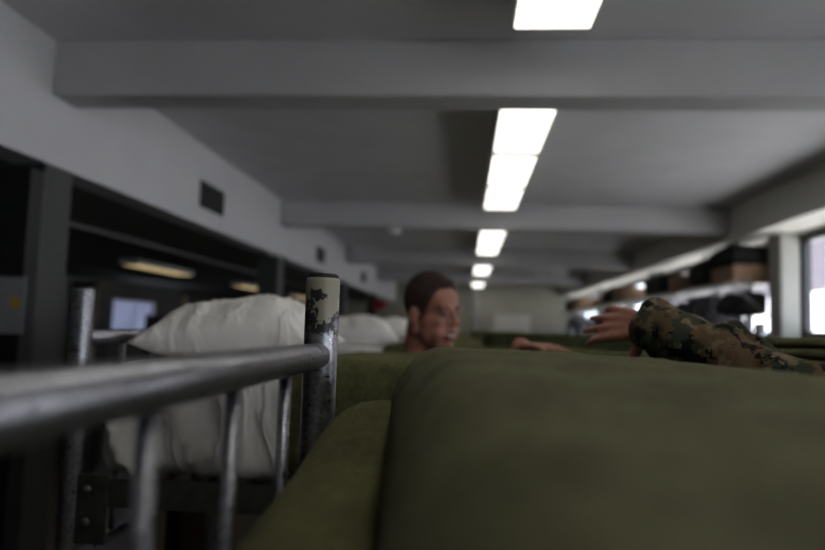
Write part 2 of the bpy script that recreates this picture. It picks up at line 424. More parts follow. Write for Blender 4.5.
# right wall with windows
WIN = [(-3.4, 1.7), (2.25, 5.85), (6.08, 9.60), (9.92, 13.45), (13.8, 17.1)]
SI, HD = H+0.02, H+0.86
mb = MB().box(XW, XW+0.12, Y0, Y1, 0, SI).box(XW, XW+0.12, Y0, Y1, HD, CE)
e = [Y0] + [v for w in WIN for v in w] + [Y1]
for k in range(0, len(e), 2): mb.box(XW, XW+0.12, e[k], e[k+1], SI, HD)
struct('wall_right', mb, M['wall'])
for y in (1.88, 5.80, 9.63, 13.52):
    struct('pier', MB().box(2.60, XW, y, y+0.24, 0, H+0.89), M['pier'], bevel=0.01)
for k, (a, b) in enumerate(WIN):
    m = MB(); x0, x1 = XW+0.03, XW+0.09
    m.box(x0, x1, a, b, SI, SI+0.05).box(x0, x1, a, b, HD-0.05, HD)
    n = 4
    for q in range(n + 1):
        yy = a + (b - a) * q / n
        ya = max(a, yy - 0.03) if q else a; yb = min(b, ya + 0.06)
        if q == n: ya = b - 0.06; yb = b
        m.box(x0, x1, ya, yb, SI+0.05, HD-0.05)
    w = struct('window_%d' % (k+1), m, M['winframe'])
    part('window_pane', MB().box(x0+0.025, x0+0.031, a+0.02, b-0.02, SI+0.02, HD-0.02), M['glass'], w)
    # daylight portal in the opening
    L = bpy.data.lights.new('daylight_portal', 'AREA'); L.shape = 'RECTANGLE'; L.size = b - a; L.size_y = HD - SI
    L.cycles.is_portal = True
    lo = bpy.data.objects.new('daylight_portal', L); COL.objects.link(lo)
    lo.location = (XW+0.115, (a+b)/2, (SI+HD)/2)
    lo.rotation_euler = Matrix(((0, 0, 1), (1, 0, 0), (0, 1, 0))).to_euler()
struct('trim_2', MB().box(XW-0.06, XW, Y0, Y1, SI-0.05, SI), M['pier'])
# left wall with one blinded window
WLY = (11.1, 12.7)
mb = MB().box(-6.2, -6.0, Y0, WLY[0], 0, LOW+0.1).box(-6.2, -6.0, WLY[1], Y1, 0, LOW+0.1)
mb.box(-6.2, -6.0, WLY[0], WLY[1], 0, H-0.30).box(-6.2, -6.0, WLY[0], WLY[1], H+0.36, LOW+0.1)
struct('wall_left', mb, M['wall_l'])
m = MB()
for z0, z1 in ((H-0.30, H-0.25), (H+0.31, H+0.36)): m.box(-6.15, -6.08, WLY[0], WLY[1], z0, z1)
for y in (WLY[0], (WLY[0]+WLY[1])/2, WLY[1]-0.05): m.box(-6.15, -6.08, y, y+0.05, H-0.25, H+0.31)
w = struct('window_6', m, M['winframe'])
part('window_pane', MB().box(-6.13, -6.12, WLY[0]+.02, WLY[1]-.02, H-0.28, H+0.34), M['glass'], w)
bl = thing('window_blind', 'pale grey venetian blind on the window in the dark left recess', 'blind', (-6.03, 11.9, H-0.27))
part('head_rail', MB().box(-6.06, -6.01, WLY[0]+.01, WLY[1]-.01, H+0.33, H+0.36), M['blind'], bl)
m = MB()
for q in range(15):
    z = H - 0.27 + q * 0.04
    a = [Vector((-6.055, yy, z)) for yy in (WLY[0]+.02, WLY[1]-.02)]
    m.rings([[(-6.055, yy, z), (-6.03, yy, z+0.043), (-6.028, yy, z+0.043), (-6.053, yy, z-0.002)] for yy in (WLY[0]+.02, WLY[1]-.02)])
part('slats', m, M['blind'], bl)

# far wall pilaster and door
struct('pilaster', MB().box(0.15, 0.45, Y1-0.12, Y1, 0, CE), M['pier'])
d = struct('door_1', MB().box(0.75, 1.65, Y1-0.05, Y1, 0, 2.05), M['soffit_r'])

# outside
bld = thing('brick_building', 'purplish brick building with white ground floor seen through the windows', 'building', (12, 14, 0))
part('brick_wall', MB().box(12, 18, -8, 45, H+1.65, 11), M['brick'], bld)
part('ground_floor_wall', MB().box(11.9, 18, -8, 45, -0.0, H+1.65), M['whitewall'], bld)
struct('ground', MB().box(2.9, 60, -30, 70, -0.25, -0.01), M['concrete'])

# ------------------------------------------------------------------ ceiling lights
def light_fixture(x, y0, ln, z, w, dm, label, group, top):
    t = thing('ceiling_light', label, 'light', (x, y0 + ln/2, top), group)
    m = MB(); hw = w/2
    m.box(x-hw, x-hw+0.012, y0, y0+ln, z, top).box(x+hw-0.012, x+hw, y0, y0+ln, z, top)
    m.box(x-hw+0.012, x+hw-0.012, y0, y0+0.045, z-.004, top).box(x-hw+0.012, x+hw-0.012, y0+ln-0.045, y0+ln, z-.004, top)
    m.box(x-hw+0.012, x+hw-0.012, y0+0.045, y0+ln-0.045, top-0.012, top)
    part('housing', m, M['housing'], t)
    part('diffuser', MB().box(x-hw+0.013, x+hw-0.013, y0+0.046, y0+ln-0.046, z-0.004, z+0.012), dm, t)
    return t
LX = 0.288
BAYN = ['in front of the nearest ceiling beam', 'between the nearest and second ceiling beams', 'between the second and third ceiling beams',
        'between the third and fourth ceiling beams', 'between the fourth beam and far wall']
for k, (a, b) in enumerate([(-0.47, 2.44), (3.19, 6.11), (6.85, 9.77), (10.45, 13.37), (14.2, 17.2)]):
    ln = (b - a) / 3
    for q in range(3):
        light_fixture(LX, a + q*ln, ln - 0.004, H+1.10, 0.292, M['diffuser'],
                      '%s lit panel of the ceiling strip %s' % (['nearest', 'middle', 'farthest'][q], BAYN[k]), 'lit fluorescent panels along the ceiling', CE)
for k, y in enumerate((7.0, 10.5, 14.0)):
    light_fixture(-3.64, y, 1.5, LOW-0.06, 0.22, M['warm'], ['nearest and largest', 'middle', 'farthest'][k] + ' of the dim warm strip lights under the low left ceiling',
                  'dim warm strips in the left recess', LOW)
# vents on the left soffit
for k, y in enumerate((4.36, 7.95, 11.5)):
    z = H + 0.865
    t = thing('air_vent', 'dark louvred vent on the pale left soffit, ' + ['nearest one, before the second beam', 'between second and third beams', 'farthest one, past the third beam'][k], 'vent',
              (XL, y+0.21, z-0.09), 'vents on the left soffit')
    m = MB(); yb = y + 0.42
    m.box(XL, XL+0.014, y, yb, z-0.09, z-0.075).box(XL, XL+0.014, y, yb, z+0.075, z+0.09)
    m.box(XL, XL+0.014, y, y+0.015, z-0.075, z+0.075).box(XL, XL+0.014, yb-0.015, yb, z-0.075, z+0.075)
    part('frame', m, M['vent'], t)
    m = MB()
    for q in range(9):
        zz = z - 0.068 + q*0.0155
        m.rings([[(XL+.001, yy, zz), (XL+.010, yy, zz-.006), (XL+.010, yy, zz-.004), (XL+.001, yy, zz+.004)] for yy in (y+.016, yb-.016)])
    m.box(XL, XL+.001, y+.015, yb-.015, z-.075, z+.075)
    part('louvres', m, M['vent'], t)
# smoke detector under second beam
t = thing('smoke_detector', 'small white smoke detector under the second ceiling beam', 'smoke detector', (-0.71, 6.43, H+0.957))
part('base', MB().tube([(-0.71, 6.43, H+0.957), (-0.71, 6.43, H+0.935)], 0.075, 24), M['housing'], t)
part('cover', MB().tube([(-0.71, 6.43, H+0.935), (-0.71, 6.43, H+0.905), (-0.71, 6.43, H+0.895)], [0.065, 0.055, 0.03], 24), M['white'], t, True)
# red alarm box
p = Vector((-1.40, 12.0, 0))
t = thing('alarm_box', 'small red alarm box on the dark column below the left soffit', 'alarm box', (XL+0.08, 13.47, H+0.36))
part('body', MB().box(XL-.04, XL+0.18, 13.42, 13.52, H+0.36, H+0.52), M['red'], t, bevel=0.015)
part('mounting_plate', MB().box(XL-.08, XL+0.06, 13.505, 13.52, H+0.34, H+0.54), M['darkmetal'], t)
# notice
a = unproj(-26, 276, y=2.615); b = unproj(22, 334, y=2.615)
t = thing('paper_notice', 'pale notice with a yellow mark on the black partition at left', 'notice', ((a.x+b.x)/2, 2.618, b.z))
part('sheet', MB().box(a.x, b.x, 2.617, 2.6195, b.z, a.z), M['paper'], t)
m = MB(); hh = a.z - b.z; ww = b.x - a.x
for q in range(9):
    z = a.z - hh*(0.10 + 0.095*q)
    m.box(a.x+ww*0.1, a.x+ww*random.uniform(0.55, 0.68), 2.6158, 2.617, z-0.004, z)
part('print_lines', m, M['ink'], t)
part('yellow_mark', MB().tube([(a.x+ww*0.82, 2.6172, a.z-hh*0.45), (a.x+ww*0.82, 2.6157, a.z-hh*0.45)], 0.026, 8), M['yellow'], t)

# lockers and poles in the recess
def locker(x0, x1, y0, y1, zt, label):
    t = thing('wall_locker', label, 'locker', ((x0+x1)/2, (y0+y1)/2, 0), 'dark lockers in the left recess')
    part('body', MB().box(x0, x1, y0, y1, 0.06, zt), M['darkmetal'], t, bevel=0.005)
    part('plinth', MB().box(x0+.02, x1-.02, y0+.02, y1-.02, 0, 0.06), M['black'], t)
    n = 2; w = (x1-x0)/n
    for q in range(n):
        dd = part('door', MB().box(x0+q*w+.006, x0+(q+1)*w-.006, y0-.018, y0, 0.08, zt-.02), M['darkmetal'], t)
        part('handle', MB().box(x0+q*w+w*.8, x0+q*w+w*.88, y0-.032, y0-.018, zt*.5, zt*.5+.12), M['bolt'], dd)
locker(-4.20, -3.90, 6.9, 7.15, H+0.40, 'taller dark metal locker under the nearest warm strip light')
locker(-3.95, -3.50, 8.1, 8.6, H+0.07, 'lower dark metal locker behind the large white pillow')
for k, (px, d, zt) in enumerate(((80, 6.6, 0.36), (178, 8.0, 0.32))):
    x = (px-465)/675*d
    t = thing('pole', ['thin pale steel pole left of the taller dark locker', 'thin pale steel pole right of the lower dark locker'][k], 'pole', (x, d, 0), 'thin poles in the left recess')
    part('shaft', MB().tube([(x, d, 0.01), (x, d, H+zt)], 0.028, 12), M['tube'], t, True)
    part('foot_plate', MB().tube([(x, d, 0), (x, d, 0.012)], 0.07, 16), M['rail'], t)

# ------------------------------------------------------------------ bunk beds
BW, BL = 0.78, 1.98
def make_bed(loc, label, post):
    x0, y0 = loc; t = thing('bunk_bed', label, 'bunk bed', (x0, y0 + BW/2, 0), 'steel bunk beds in the row')
    for (px, py) in ((0, BW), (0, 0), (BL, BW), (BL, 0)):
        zt = H + 0.061
        r = 0.0212
        pts = [(x0+px, y0+py, 0.02), (x0+px, y0+py, 0.6), (x0+px, y0+py, 1.2), (x0+px, y0+py, zt-.006), (x0+px, y0+py, zt-.0015), (x0+px, y0+py, zt)]
        ps = part('post', MB().tube(pts, [r, r, r, r, r*.95, r*.8], 28), post, t, True)
        part('end_plug', MB().tube([(x0+px, y0+py, zt-.003), (x0+px, y0+py, zt+.002), (x0+px, y0+py, zt+.004)], [.0195, .0195, .017], 28), M['black'], ps, True)
        part('foot_cap', MB().tube([(x0+px, y0+py, 0), (x0+px, y0+py, 0.03)], 0.025, 20), M['black'], ps)
    for ex in (0, BL):
        X = x0 + ex
        for nm, z, r in (('top_rail', H-0.037, 0.0158), ('cross_rail', H-0.47, 0.013), ('cross_rail', 0.62, 0.0158), ('cross_rail', 0.30, 0.013)):
            part(nm, MB().tube([(X, y0+0.016, z), (X, y0+BW/2, z), (X, y0+BW-0.016, z)], r, 22), M['tube'], t, True)
        for yy in (0.617, 0.463, 0.32, 0.17):
            part('spindle', MB().tube([(X, y0+yy, H-0.48), (X, y0+yy, H-0.04)], 0.0066, 14), M['tube'], t, True)
    for lvl in (H-0.335, 0.42):
        for s, yy in ((0, y0), (1, y0+BW)):
            m = MB(); q = 1 if s == 0 else -1
            ya = yy - 0.004*q
            m.box(x0+.03, x0+BL-.03, min(ya, ya+.005*q), max(ya, ya+.005*q), lvl-.030, lvl+.026)
            m.box(x0+.03, x0+BL-.03, min(ya+.005*q, ya+.05*q), max(ya+.005*q, ya+.05*q), lvl-.030, lvl-.025)
            sr = part('side_rail', m, M['rail'], t)
            for ex in (0.0, BL):
                sg = 1 if ex == 0 else -1
                xa, xb = sorted((x0+ex+sg*0.014, x0+ex+sg*0.080))
                bk = part('bracket', MB().box(xa, xb, yy-.010*q if q > 0 else yy+.005, yy-.005 if q > 0 else yy+.010, lvl-.10, lvl+.032), M['rail'], t, bevel=0.002)
                xc = x0+ex+sg*0.040
                for zz in (lvl+.004, lvl-.058):
                    part('bolt', MB().tube([(xc, yy-.0085*q, zz), (xc, yy-.013*q, zz), (xc, yy-.016*q, zz)], [.0085, .008, .004], 12), M['bolt'], bk, True)
        m = MB()
        for q in range(1, 20):
            xx = x0 + q*BL/20
            m.box(xx-.006, xx+.006, y0+.004, y0+BW-.004, lvl-.0245, lvl-.0215)
        for q in range(1, 8):
            yy = y0 + q*BW/8
            m.box(x0+.08, x0+BL-.08, yy-.006, yy+.006, lvl-.0213, lvl-.0185)
        part('spring_deck', m, M['rail'], t)
    return t
B1 = (-0.18, 0.06); B2 = (-0.765, 1.30)
bed1 = make_bed(B1, 'steel bunk bed with chipped post nearest the camera, under the green covered pillow', M['post'])
bed2 = make_bed(B2, 'worn steel bunk bed under the large white pillow', M['tube'])
HX = B2[0]
BY = [1.30, 2.90, 4.20, 5.80, 7.10, 8.70, 10.00, 11.60]
for k, y in enumerate(BY[1:]):
    dup(bed2, (HX, y + BW/2, 0), ['steel bunk bed just behind the red-haired man', 'steel bunk bed, second one beyond the red-haired man', 'steel bunk bed, third one beyond the red-haired man',
        'steel bunk bed, fourth one beyond the red-haired man', 'steel bunk bed, fifth one beyond the red-haired man', 'steel bunk bed, sixth one beyond the red-haired man', 'steel bunk bed at the far end of the row'][k])
ZB = H - 0.352      # underside of a top mattress

# --- nearest bed: mattress, blanket, covered pillow
def mattress_fn(seed, amp=0.004):
    def f(p):
        w = nz(p, 9, seed)*amp + nz(p, 3, seed+4)*amp*1.4
        return Vector((p.x + w*0.5, p.y + w*0.5, p.z + w))
    return f
single('mattress', MB().slab(B1[0]+.034, 1.74, 0.10, 0.80, ZB, H-0.150, 0.04, 0.05), M['sheet'],
       'mattress under the olive blanket on the nearest bunk bed', 'mattress', 'mattresses', True)
def bl1(p):
    # dips from the far head corner towards the near side
    k = max(0.0, min(1.0, (0.80 - p.y)/0.45))
    k = k*k*(3-2*k)
    top = max(0.0, min(1.0, (p.z - (H-0.30))/0.14))
    z = p.z - 0.050*k*top + top*(0.004*nz(p, 7, 2.2) + 0.003*nz(p, 16, 5))
    return Vector((p.x, p.y, z))
def blanket_shell(name, x0, x1, y0, y1, z0, z1, r, step, fn, m, label, th=0.006):
    s = MB().slab(x0, x1, y0, y1, z0, z1, r, step, fn)
    bmesh.ops.delete(s.bm, geom=[f for f in s.bm.faces if f.calc_center_median().z < z0 + 1e-4], context='FACES')
    return single(name, s, m, label, 'blanket', 'olive blankets on the bunk beds', True)
blanket_shell('blanket', B1[0]+.022, 1.76, 0.084, 0.822, ZB+.045, H-0.080, 0.062, 0.022, bl1, M['blanket'],
              'olive green wool blanket on the nearest mattress, beside the steel headboard')
def hump():
    m = MB()
    nx, ny = 64, 64
    X0 = -0.105; X1 = 0.70; YA = 0.115; YB = 0.862
    def top(u, v):
        y = YA + (YB-YA)*v
        xl = -0.098 + 0.075*max(0.0, (0.84 - y)/0.72)**0.9
        x = xl + (X1 - xl)*u
        e = min(1.0, (x - xl)/0.062); ex = math.sqrt(max(0.0, 1-(1-e)**2))
        ef = min(1.0, (YB - y)/0.075); ey = math.sqrt(max(0.0, 1-(1-ef)**2))
        en = min(1.0, (y - YA)/0.45); en = en*en*(3-2*en)
        if x < 0.10: base = -0.021
        else:
            q = x - 0.10
            base = -0.021 - 0.006*min(1, q/0.15) - 0.30*max(0, x-0.25)**1.35
        base -= 0.022*(1-en)
        z0 = -0.130 - 0.012
        hgt = max(0.0, base - z0)
        z = z0 + hgt*(0.03 + 0.97*(ex*ey))
        z += (0.0022*nz((x, y, 0), 14, 3) + 0.0016*nz((x, y, 0), 32, 9) + 0.003*nz((x, y, 0), 5, 1))*ex*ey
        return Vector((x, y, H + z))
    g = [[m.bm.verts.new(top((i/nx)**1.25, 1-(1-j/ny)**1.5)) for j in range(ny+1)] for i in range(nx+1)]
    lo = [[m.bm.verts.new((v.co.x, v.co.y, H-0.158)) for v in row] for row in g]
    for i in range(nx):
        for j in range(ny):
            m.bm.faces.new((g[i][j], g[i+1][j], g[i+1][j+1], g[i][j+1]))
            m.bm.faces.new((lo[i][j+1], lo[i+1][j+1], lo[i+1][j], lo[i][j]))
        m.bm.faces.new((lo[i][0], lo[i+1][0], g[i+1][0], g[i][0])); m.bm.faces.new((g[i][ny], g[i+1][ny], lo[i+1][ny], lo[i][ny]))
    for j in range(ny):
        m.bm.faces.new((lo[0][j+1], lo[0][j], g[0][j], g[0][j+1])); m.bm.faces.new((lo[nx][j], lo[nx][j+1], g[nx][j+1], g[nx][j]))
    return m
single('covered_pillow', hump(), M['blanket2'], 'large pillow wrapped in an olive green blanket in the foreground, on the nearest bunk', 'pillow', None, True)

# --- white made bed
def side_folds(seed):
    def f(p):
        x, y, z = p
        low = max(0.0, min(1.0, (H-0.09 - z)/0.12))
        q = x*0.9 + 0.45*(z - H)                      # creases run down and to the left
        r1 = 1 - abs(nz((q*9, z*1.6, y*1.5), 1.0, seed))*2.2; r2 = 1 - abs(nz((q*21, z*3, y*3), 1.0, seed+3))*2.2
        d = low*(0.036*max(0, r1)**3 + 0.020*max(0, r2)**3 - 0.014)
        d += 0.003*nz(p, 11, seed)
        zz = z + 0.004*nz((x, y, 0), 7, seed+1)
        yy = y
        k = max(0.0, min(1.0, (x - (HX+.33))/0.06))
        if y < B2[1] + 0.2: yy = y - d*(1 - k)
        return Vector((x + d*0.3*(1 - k), yy, zz))
    return f
matt = single('mattress', MB().slab(HX+.030, HX+1.93, B2[1]+.028, B2[1]+BW-.028, ZB+.040, H-0.088, 0.042, 0.018, side_folds(1.3)), M['sheet'],
              'thick white sheeted mattress under the large white pillow', 'mattress', 'mattresses', True)
def bl2(seed):
    def f(p):
        x, y, z = p
        edge = max(0.0, 1 - (x - (HX+.40))/0.06)
        return Vector((x + 0.012*nz((0, y, z), 7, seed)*edge, y + 0.004*nz(p, 8, seed), z + 0.007*nz((x, y, 0), 5, seed) + 0.003*nz((x, y, 0), 14, seed)))
    return f
def blanket2(y, m, label, seed):
    return blanket_shell('blanket', HX+.402, HX+1.955, y+.012, y+BW-.012, ZB+.04, H-0.070, 0.05, 0.025, bl2(seed), m, label)
blk = blanket2(B2[1], M['blanket'], 'olive green blanket on the white-sheeted bed, between the chipped post and the man', 4.0)

def pillow(cx, cy, zb, lx, ly, t, seed, label, rz=0.0, tilt=0.0):
    m = MB(); n = 44
    def P(u, v, s):
        # pinched corners, plump centre
        pu = 1 - abs(u)**2.6; pv = 1 - abs(v)**2.6
        h = (max(0, pu)**0.55)*(max(0, pv)**0.55)
        kx = 1 - 0.07*(1-abs(v)**2)*abs(u)**3; ky = 1 - 0.07*(1-abs(u)**2)*abs(v)**3
        x = u*lx/2*kx; y = v*ly/2*ky
        th = math.atan2(v, u); rr = math.hypot(u, v)
        c1 = 1 - abs(nz((math.cos(th)*2.6, math.sin(th)*2.6, rr*0.7), 1.0, seed))*2.4
        c2 = 1 - abs(nz((x*13, y*9, s), 1.0, seed+6))*2.4
        w = h*(0.014*nz((x, y, s), 7, seed) + 0.016*max(0, c1)**3*min(1, rr*1.3) + 0.008*max(0, c2)**3 - 0.006)
        rad = 0
        if s > 0: z = t*0.22 + t*0.78*h + w + rad
        else: z = t*0.22 - t*0.215*min(1, h*1.25)
        z += tilt*(x + lx/2) + 0.012*abs(u)**4*(1 if s else 1)
        c, sn = math.cos(rz), math.sin(rz)
        return Vector((cx + x*c - y*sn, cy + x*sn + y*c, zb + z))
    lin = [-math.cos(PI*i/n) if False else (2*i/n - 1) for i in range(n+1)]
    lin = [math.copysign(abs(q)**0.8, q) for q in lin]
    up = [[m.bm.verts.new(P(lin[i], lin[j], 1)) for j in range(n+1)] for i in range(n+1)]
    dn = [[up[i][j] if i in (0, n) or j in (0, n) else m.bm.verts.new(P(lin[i], lin[j], 0)) for j in range(n+1)] for i in range(n+1)]
    for i in range(n):
        for j in range(n):
            m.bm.faces.new((up[i][j], up[i+1][j], up[i+1][j+1], up[i][j+1]))
            m.bm.faces.new((dn[i][j+1], dn[i+1][j+1], dn[i+1][j], dn[i][j]))
    return single('pillow', m, M['pillow'], label, 'pillow', 'white pillows on the beds', True)
pil = pillow(HX+.238, B2[1]+0.36, H-0.094, 0.39, 0.56, 0.158, 2.0, 'large plump white pillow on the nearest white bed, left of the chipped post', 0.05, 0.01)

# beds beyond
WORD = ['just behind the red-haired man', 'second beyond the red-haired man', 'third beyond the red-haired man', 'fourth beyond the red-haired man',
        'fifth beyond the red-haired man', 'sixth beyond the red-haired man', 'at the far end of the row']
for k, y in enumerate(BY[1:]):
    dy = y - B2[1]
    dup(matt, matt.location + Vector((0, dy, 0)), 'white sheeted mattress on the bunk ' + WORD[k])
    bb = dup(blk, blk.location + Vector((0, dy, 0)), 'olive green blanket spread on the bunk ' + WORD[k])
    dup(pil, pil.location + Vector((0.02*(k % 2), dy, -0.012 if k == 0 else 0)), 'white pillow on the bunk ' + WORD[k], rz=(0.1, -0.08, 0.05, 0, 0.1, -0.05, 0)[k])
# folded blankets lying on the feet of the beds
def folded(cx, cy, z, lx, ly, t, m, label, seed):
    s = MB(); n = 3
    for q in range(n):
        f = lambda p, q=q: Vector((p.x + 0.006*nz((p.x, p.y, q), 8, seed), p.y, p.z + 0.006*nz((p.x, p.y, 0), 6, seed)))
        s.slab(cx-lx/2+0.004*q, cx+lx/2-0.006*q, cy-ly/2, cy+ly/2, z + q*t/n, z + (q+1)*t/n - 0.0015, t/n*0.48, 0.03, f)
    return single('folded_blanket', s, m, label, 'blanket', 'folded olive blankets at the bed feet', True)
folded(0.98, B2[1]+0.40, H-0.064, 0.46, 0.60, 0.072, M['blanket2'], 'folded olive blanket at right, behind the camouflage sleeve', 1)
folded(0.42, 2.90+0.42, H-0.064, 0.66, 0.60, 0.060, M['blanket3'], 'folded dark olive blanket to the right of the man\'s face', 2)
folded(0.95, 4.20+0.42, H-0.064, 0.62, 0.60, 0.055, M['blanket'], 'folded olive blanket behind the reaching hand', 3)
folded(0.30, 5.80+0.42, H-0.064, 0.5, 0.6, 0.062, M['blanket2'], 'folded olive blanket farthest away, past the man\'s face', 5)

# lower bunk of the white bed and towel
lb = dup(blk, Vector((blk.location.x, blk.location.y, 0.42+0.02)), 'dark olive blanket on the lower bunk below the large white pillow')
lm = dup(matt, Vector((matt.location.x, matt.location.y, 0.415)), 'white mattress on the lower bunk below the large white pillow')
m = MB(); rows = []
for q in range(13):
    a = q/12
    yy = B2[1] + 0.50 + 0.15*a
    w = 0.006*math.sin(a*14)
    rows.append([(HX+.016+w, yy, H-0.80), (HX+.016+w, yy, H-0.47), (HX, yy, H-0.452), (HX-.017+w, yy, H-0.47), (HX-.017+w, yy, H-0.75),
                 (HX-.022+w, yy, H-0.75), (HX-.022+w, yy, H-0.47), (HX, yy, H-0.446), (HX+.022+w, yy, H-0.47), (HX+.022+w, yy, H-0.80)])
m.rings(rows)
single('towel', m, M['redcloth'], 'dark red towel hanging on the bed end below the white mattress', 'towel', None, True)

# ------------------------------------------------------------------ shelves, boxes, bags and coats by the windows
def shelf(y0, y1, label):
    z = H + 0.50
    t = thing('wall_shelf', label, 'shelf', (2.74, (y0+y1)/2, z), 'shelves by the windows')
    part('board', MB().box(2.28, 2.75, y0, y1, z-.022, z), M['shelf'], t, bevel=0.004)
    for yy in (y0+0.04, (y0+y1)/2, y1-0.04):
        part('bracket', MB().tube([(2.74, yy, z-.40), (2.53, yy, z-.21), (2.31, yy, z-.03)], 0.011, 10), M['shelf'], t)
    part('hanging_rail', MB().tube([(2.48, y0+.03, z-.07), (2.48, y1-.03, z-.07)], 0.012, 12), M['tube'], t)
    for yy in (y0+.03, y1-.03):
        part('rail_hanger', MB().box(2.472, 2.488, yy-.008, yy+.008, z-.075, z-.022), M['shelf'], t)
    return t
SH = [(6.06, 9.55), (9.95, 13.4), (13.85, 17.0)]
SHL = ['nearest window shelf with the long brown box', 'window shelf beyond the nearest one, at right', 'farthest window shelf on the right']
for (a, b), l in zip(SH, SHL): shelf(a, b, 'pale metal wall shelf, ' + l)
def carton(x0, x1, y0, y1, h, label):
    z = H + 0.50
    t = thing('cardboard_box', label, 'box', ((x0+x1)/2, (y0+y1)/2, z), 'brown boxes on the window shelves')
    b = part('body', MB().box(x0, x1, y0, y1, z, z+h), M['card'], t, bevel=0.006)
    part('tape', MB().box((x0+x1)/2-.025, (x0+x1)/2+.025, y0-.001, y1+.001, z+h, z+h+.001).box((x0+x1)/2-.025, (x0+x1)/2+.025, y0-.0015, y0, z+h-.06, z+h), M['tape'], t)
    part('lid_seam', MB().box(x0-.002, x1+.002, y0-.002, y1+.002, z+h*.62, z+h*.64), M['tape'], t)
carton(2.335, 2.72, 6.09, 6.65, 0.145, 'long brown box on the nearest window shelf, beside the pale pier')
carton(2.33, 2.66, 7.45, 7.95, 0.17, 'brown box farther along the nearest window shelf')
carton(2.33, 2.68, 10.3, 10.9, 0.22, 'brown box on the second window shelf, above the reaching hand')
carton(2.33, 2.68, 12.2, 12.7, 0.16, 'smaller brown box at far end of the second window shelf')
carton(2.33, 2.68, 14.4, 15.0, 0.24, 'brown box on the farthest window shelf')
def bag(cx, cy, z, lx, ly, lz, label):
    t = thing('duffel_bag', label, 'bag', (cx, cy, z), 'dark bags on the window shelves')
    f = lambda p: Vector((p.x + 0.012*nz(p, 6, cy), p.y, p.z + (0.02*nz(p, 5, cy) - 0.25*lz*((p.y-cy)/(ly/2))**4)*max(0, (p.z - z)/lz)))
    part('body', MB().slab(cx-lx/2, cx+lx/2, cy-ly/2, cy+ly/2, z, z+lz, min(lx, lz)*0.42, 0.04, f), M['bag'], t, True)
    hs = [(cx-lx*.2, cy-0.12, z+lz*.9), (cx-lx*.22, cy-0.09, z+lz*1.12), (cx-lx*.22, cy+0.09, z+lz*1.12), (cx-lx*.2, cy+0.12, z+lz*.9)]
    part('handle', MB().tube(hs, 0.010, 8), M['bag'], t, True)
bag(2.52, 6.40, H+0.647, 0.42, 0.62, 0.19, 'black bag lying on the long brown box beside the pale pier')
bag(2.52, 7.06, H+0.50, 0.40, 0.66, 0.29, 'black bag on the nearest window shelf, between its two boxes')
bag(2.52, 8.7, H+0.50, 0.40, 0.9, 0.27, 'black bag at far end of the nearest window shelf')
bag(2.52, 11.5, H+0.50, 0.40, 0.9, 0.26, 'black bag between the boxes on the second window shelf')
bag(2.52, 15.7, H+0.50, 0.40, 0.8, 0.24, 'black bag on the farthest window shelf')
kb = thing('backpack', 'dark backpack hanging below the long brown box, against the bright window', 'bag', (2.53, 6.42, H+0.20))
f = lambda p: Vector((p.x + 0.012*nz(p, 7, 3), p.y + 0.02*nz(p, 5, 8), p.z + 0.015*nz(p, 6, 1)))
part('body', MB().slab(2.42, 2.66, 6.12, 6.74, H+0.20, H+0.415, 0.07, 0.03, f), M['bag'], kb, True)
part('pocket', MB().slab(2.36, 2.45, 6.22, 6.62, H+0.22, H+0.33, 0.04, 0.03, f), M['bag'], kb, True)
for yy in (6.28, 6.56):
    part('strap', MB().tube([(2.50, yy, H+.38), (2.475, yy, H+.425), (2.465, yy, H+.438), (2.48, yy, H+.4465), (2.495, yy, H+.435), (2.52, yy, H+.38)], 0.006, 8), M['bag'], kb, True)
def coat_mesh(seed):
    m = MB(); z = H + 0.39
    for k in range(7):          # body slices flaring to the hem; the coat hangs across the rail
        pass
    m.cap((-.02, 0, z-.03), (-.19, 0, z-.07), .035, .04); m.cap((.02, 0, z-.03), (.19, 0, z-.07), .035, .04)
    m.ell((0, 0, z-.18), (.20, .075, .17)); m.ell((0, 0, z-.42), (.21, .085, .30)); m.ell((0, 0, z-.62), (.23, .09, .20))
    for s in (-1, 1): m.chain([(s*.19, 0, z-.08), (s*.245, -.01, z-.33), (s*.25, -.03, z-.62)], [.052, .050, .044])
    m.cap((-.06, -.02, z-.01), (.06, -.02, z-.01), .035)
    fn = lambda p, n: p + n*(0.014*nz((p.x, p.y, p.z*0.25), 13, seed) + 0.006*nz(p, 25, seed))
    return voxel(m, 'coat', 0.014, 3, fn)
ct = thing('hanging_coat', 'grey coat hanging nearest the pale pier under the window shelf', 'coat', (2.48, 6.95, H+0.40), 'coats hanging under the window shelves')
cm = coat_mesh(1.0); cm.transform(Matrix.Translation((2.48, 6.95, 0)))
link('body', cm, M['coatgrey'], ct)
part('hanger_hook', MB().tube([(2.48, 6.95, H+.38), (2.48, 6.95, H+.415), (2.49, 6.95, H+.435), (2.482, 6.95, H+.447), (2.47, 6.95, H+.440)], 0.003, 8), M['tube'], ct)
C2 = ['black coat second from the pale pier under the nearest window shelf', 'black coat in the middle of the nearest window shelf rail', 'dark coat near the far end of the nearest window shelf rail',
      'dark coat nearest under the second window shelf', 'dark coat in the middle of the second window shelf rail', 'dark coat under the farthest window shelf', ]
for k, y in enumerate((7.18, 7.42, 8.6, 10.4, 12.0, 15.0)):
    c = dup(ct, (2.48, y, H+0.40), C2[k], rz=(0.1, -0.12, 0.08, 0.05, -0.1, 0.1)[k])

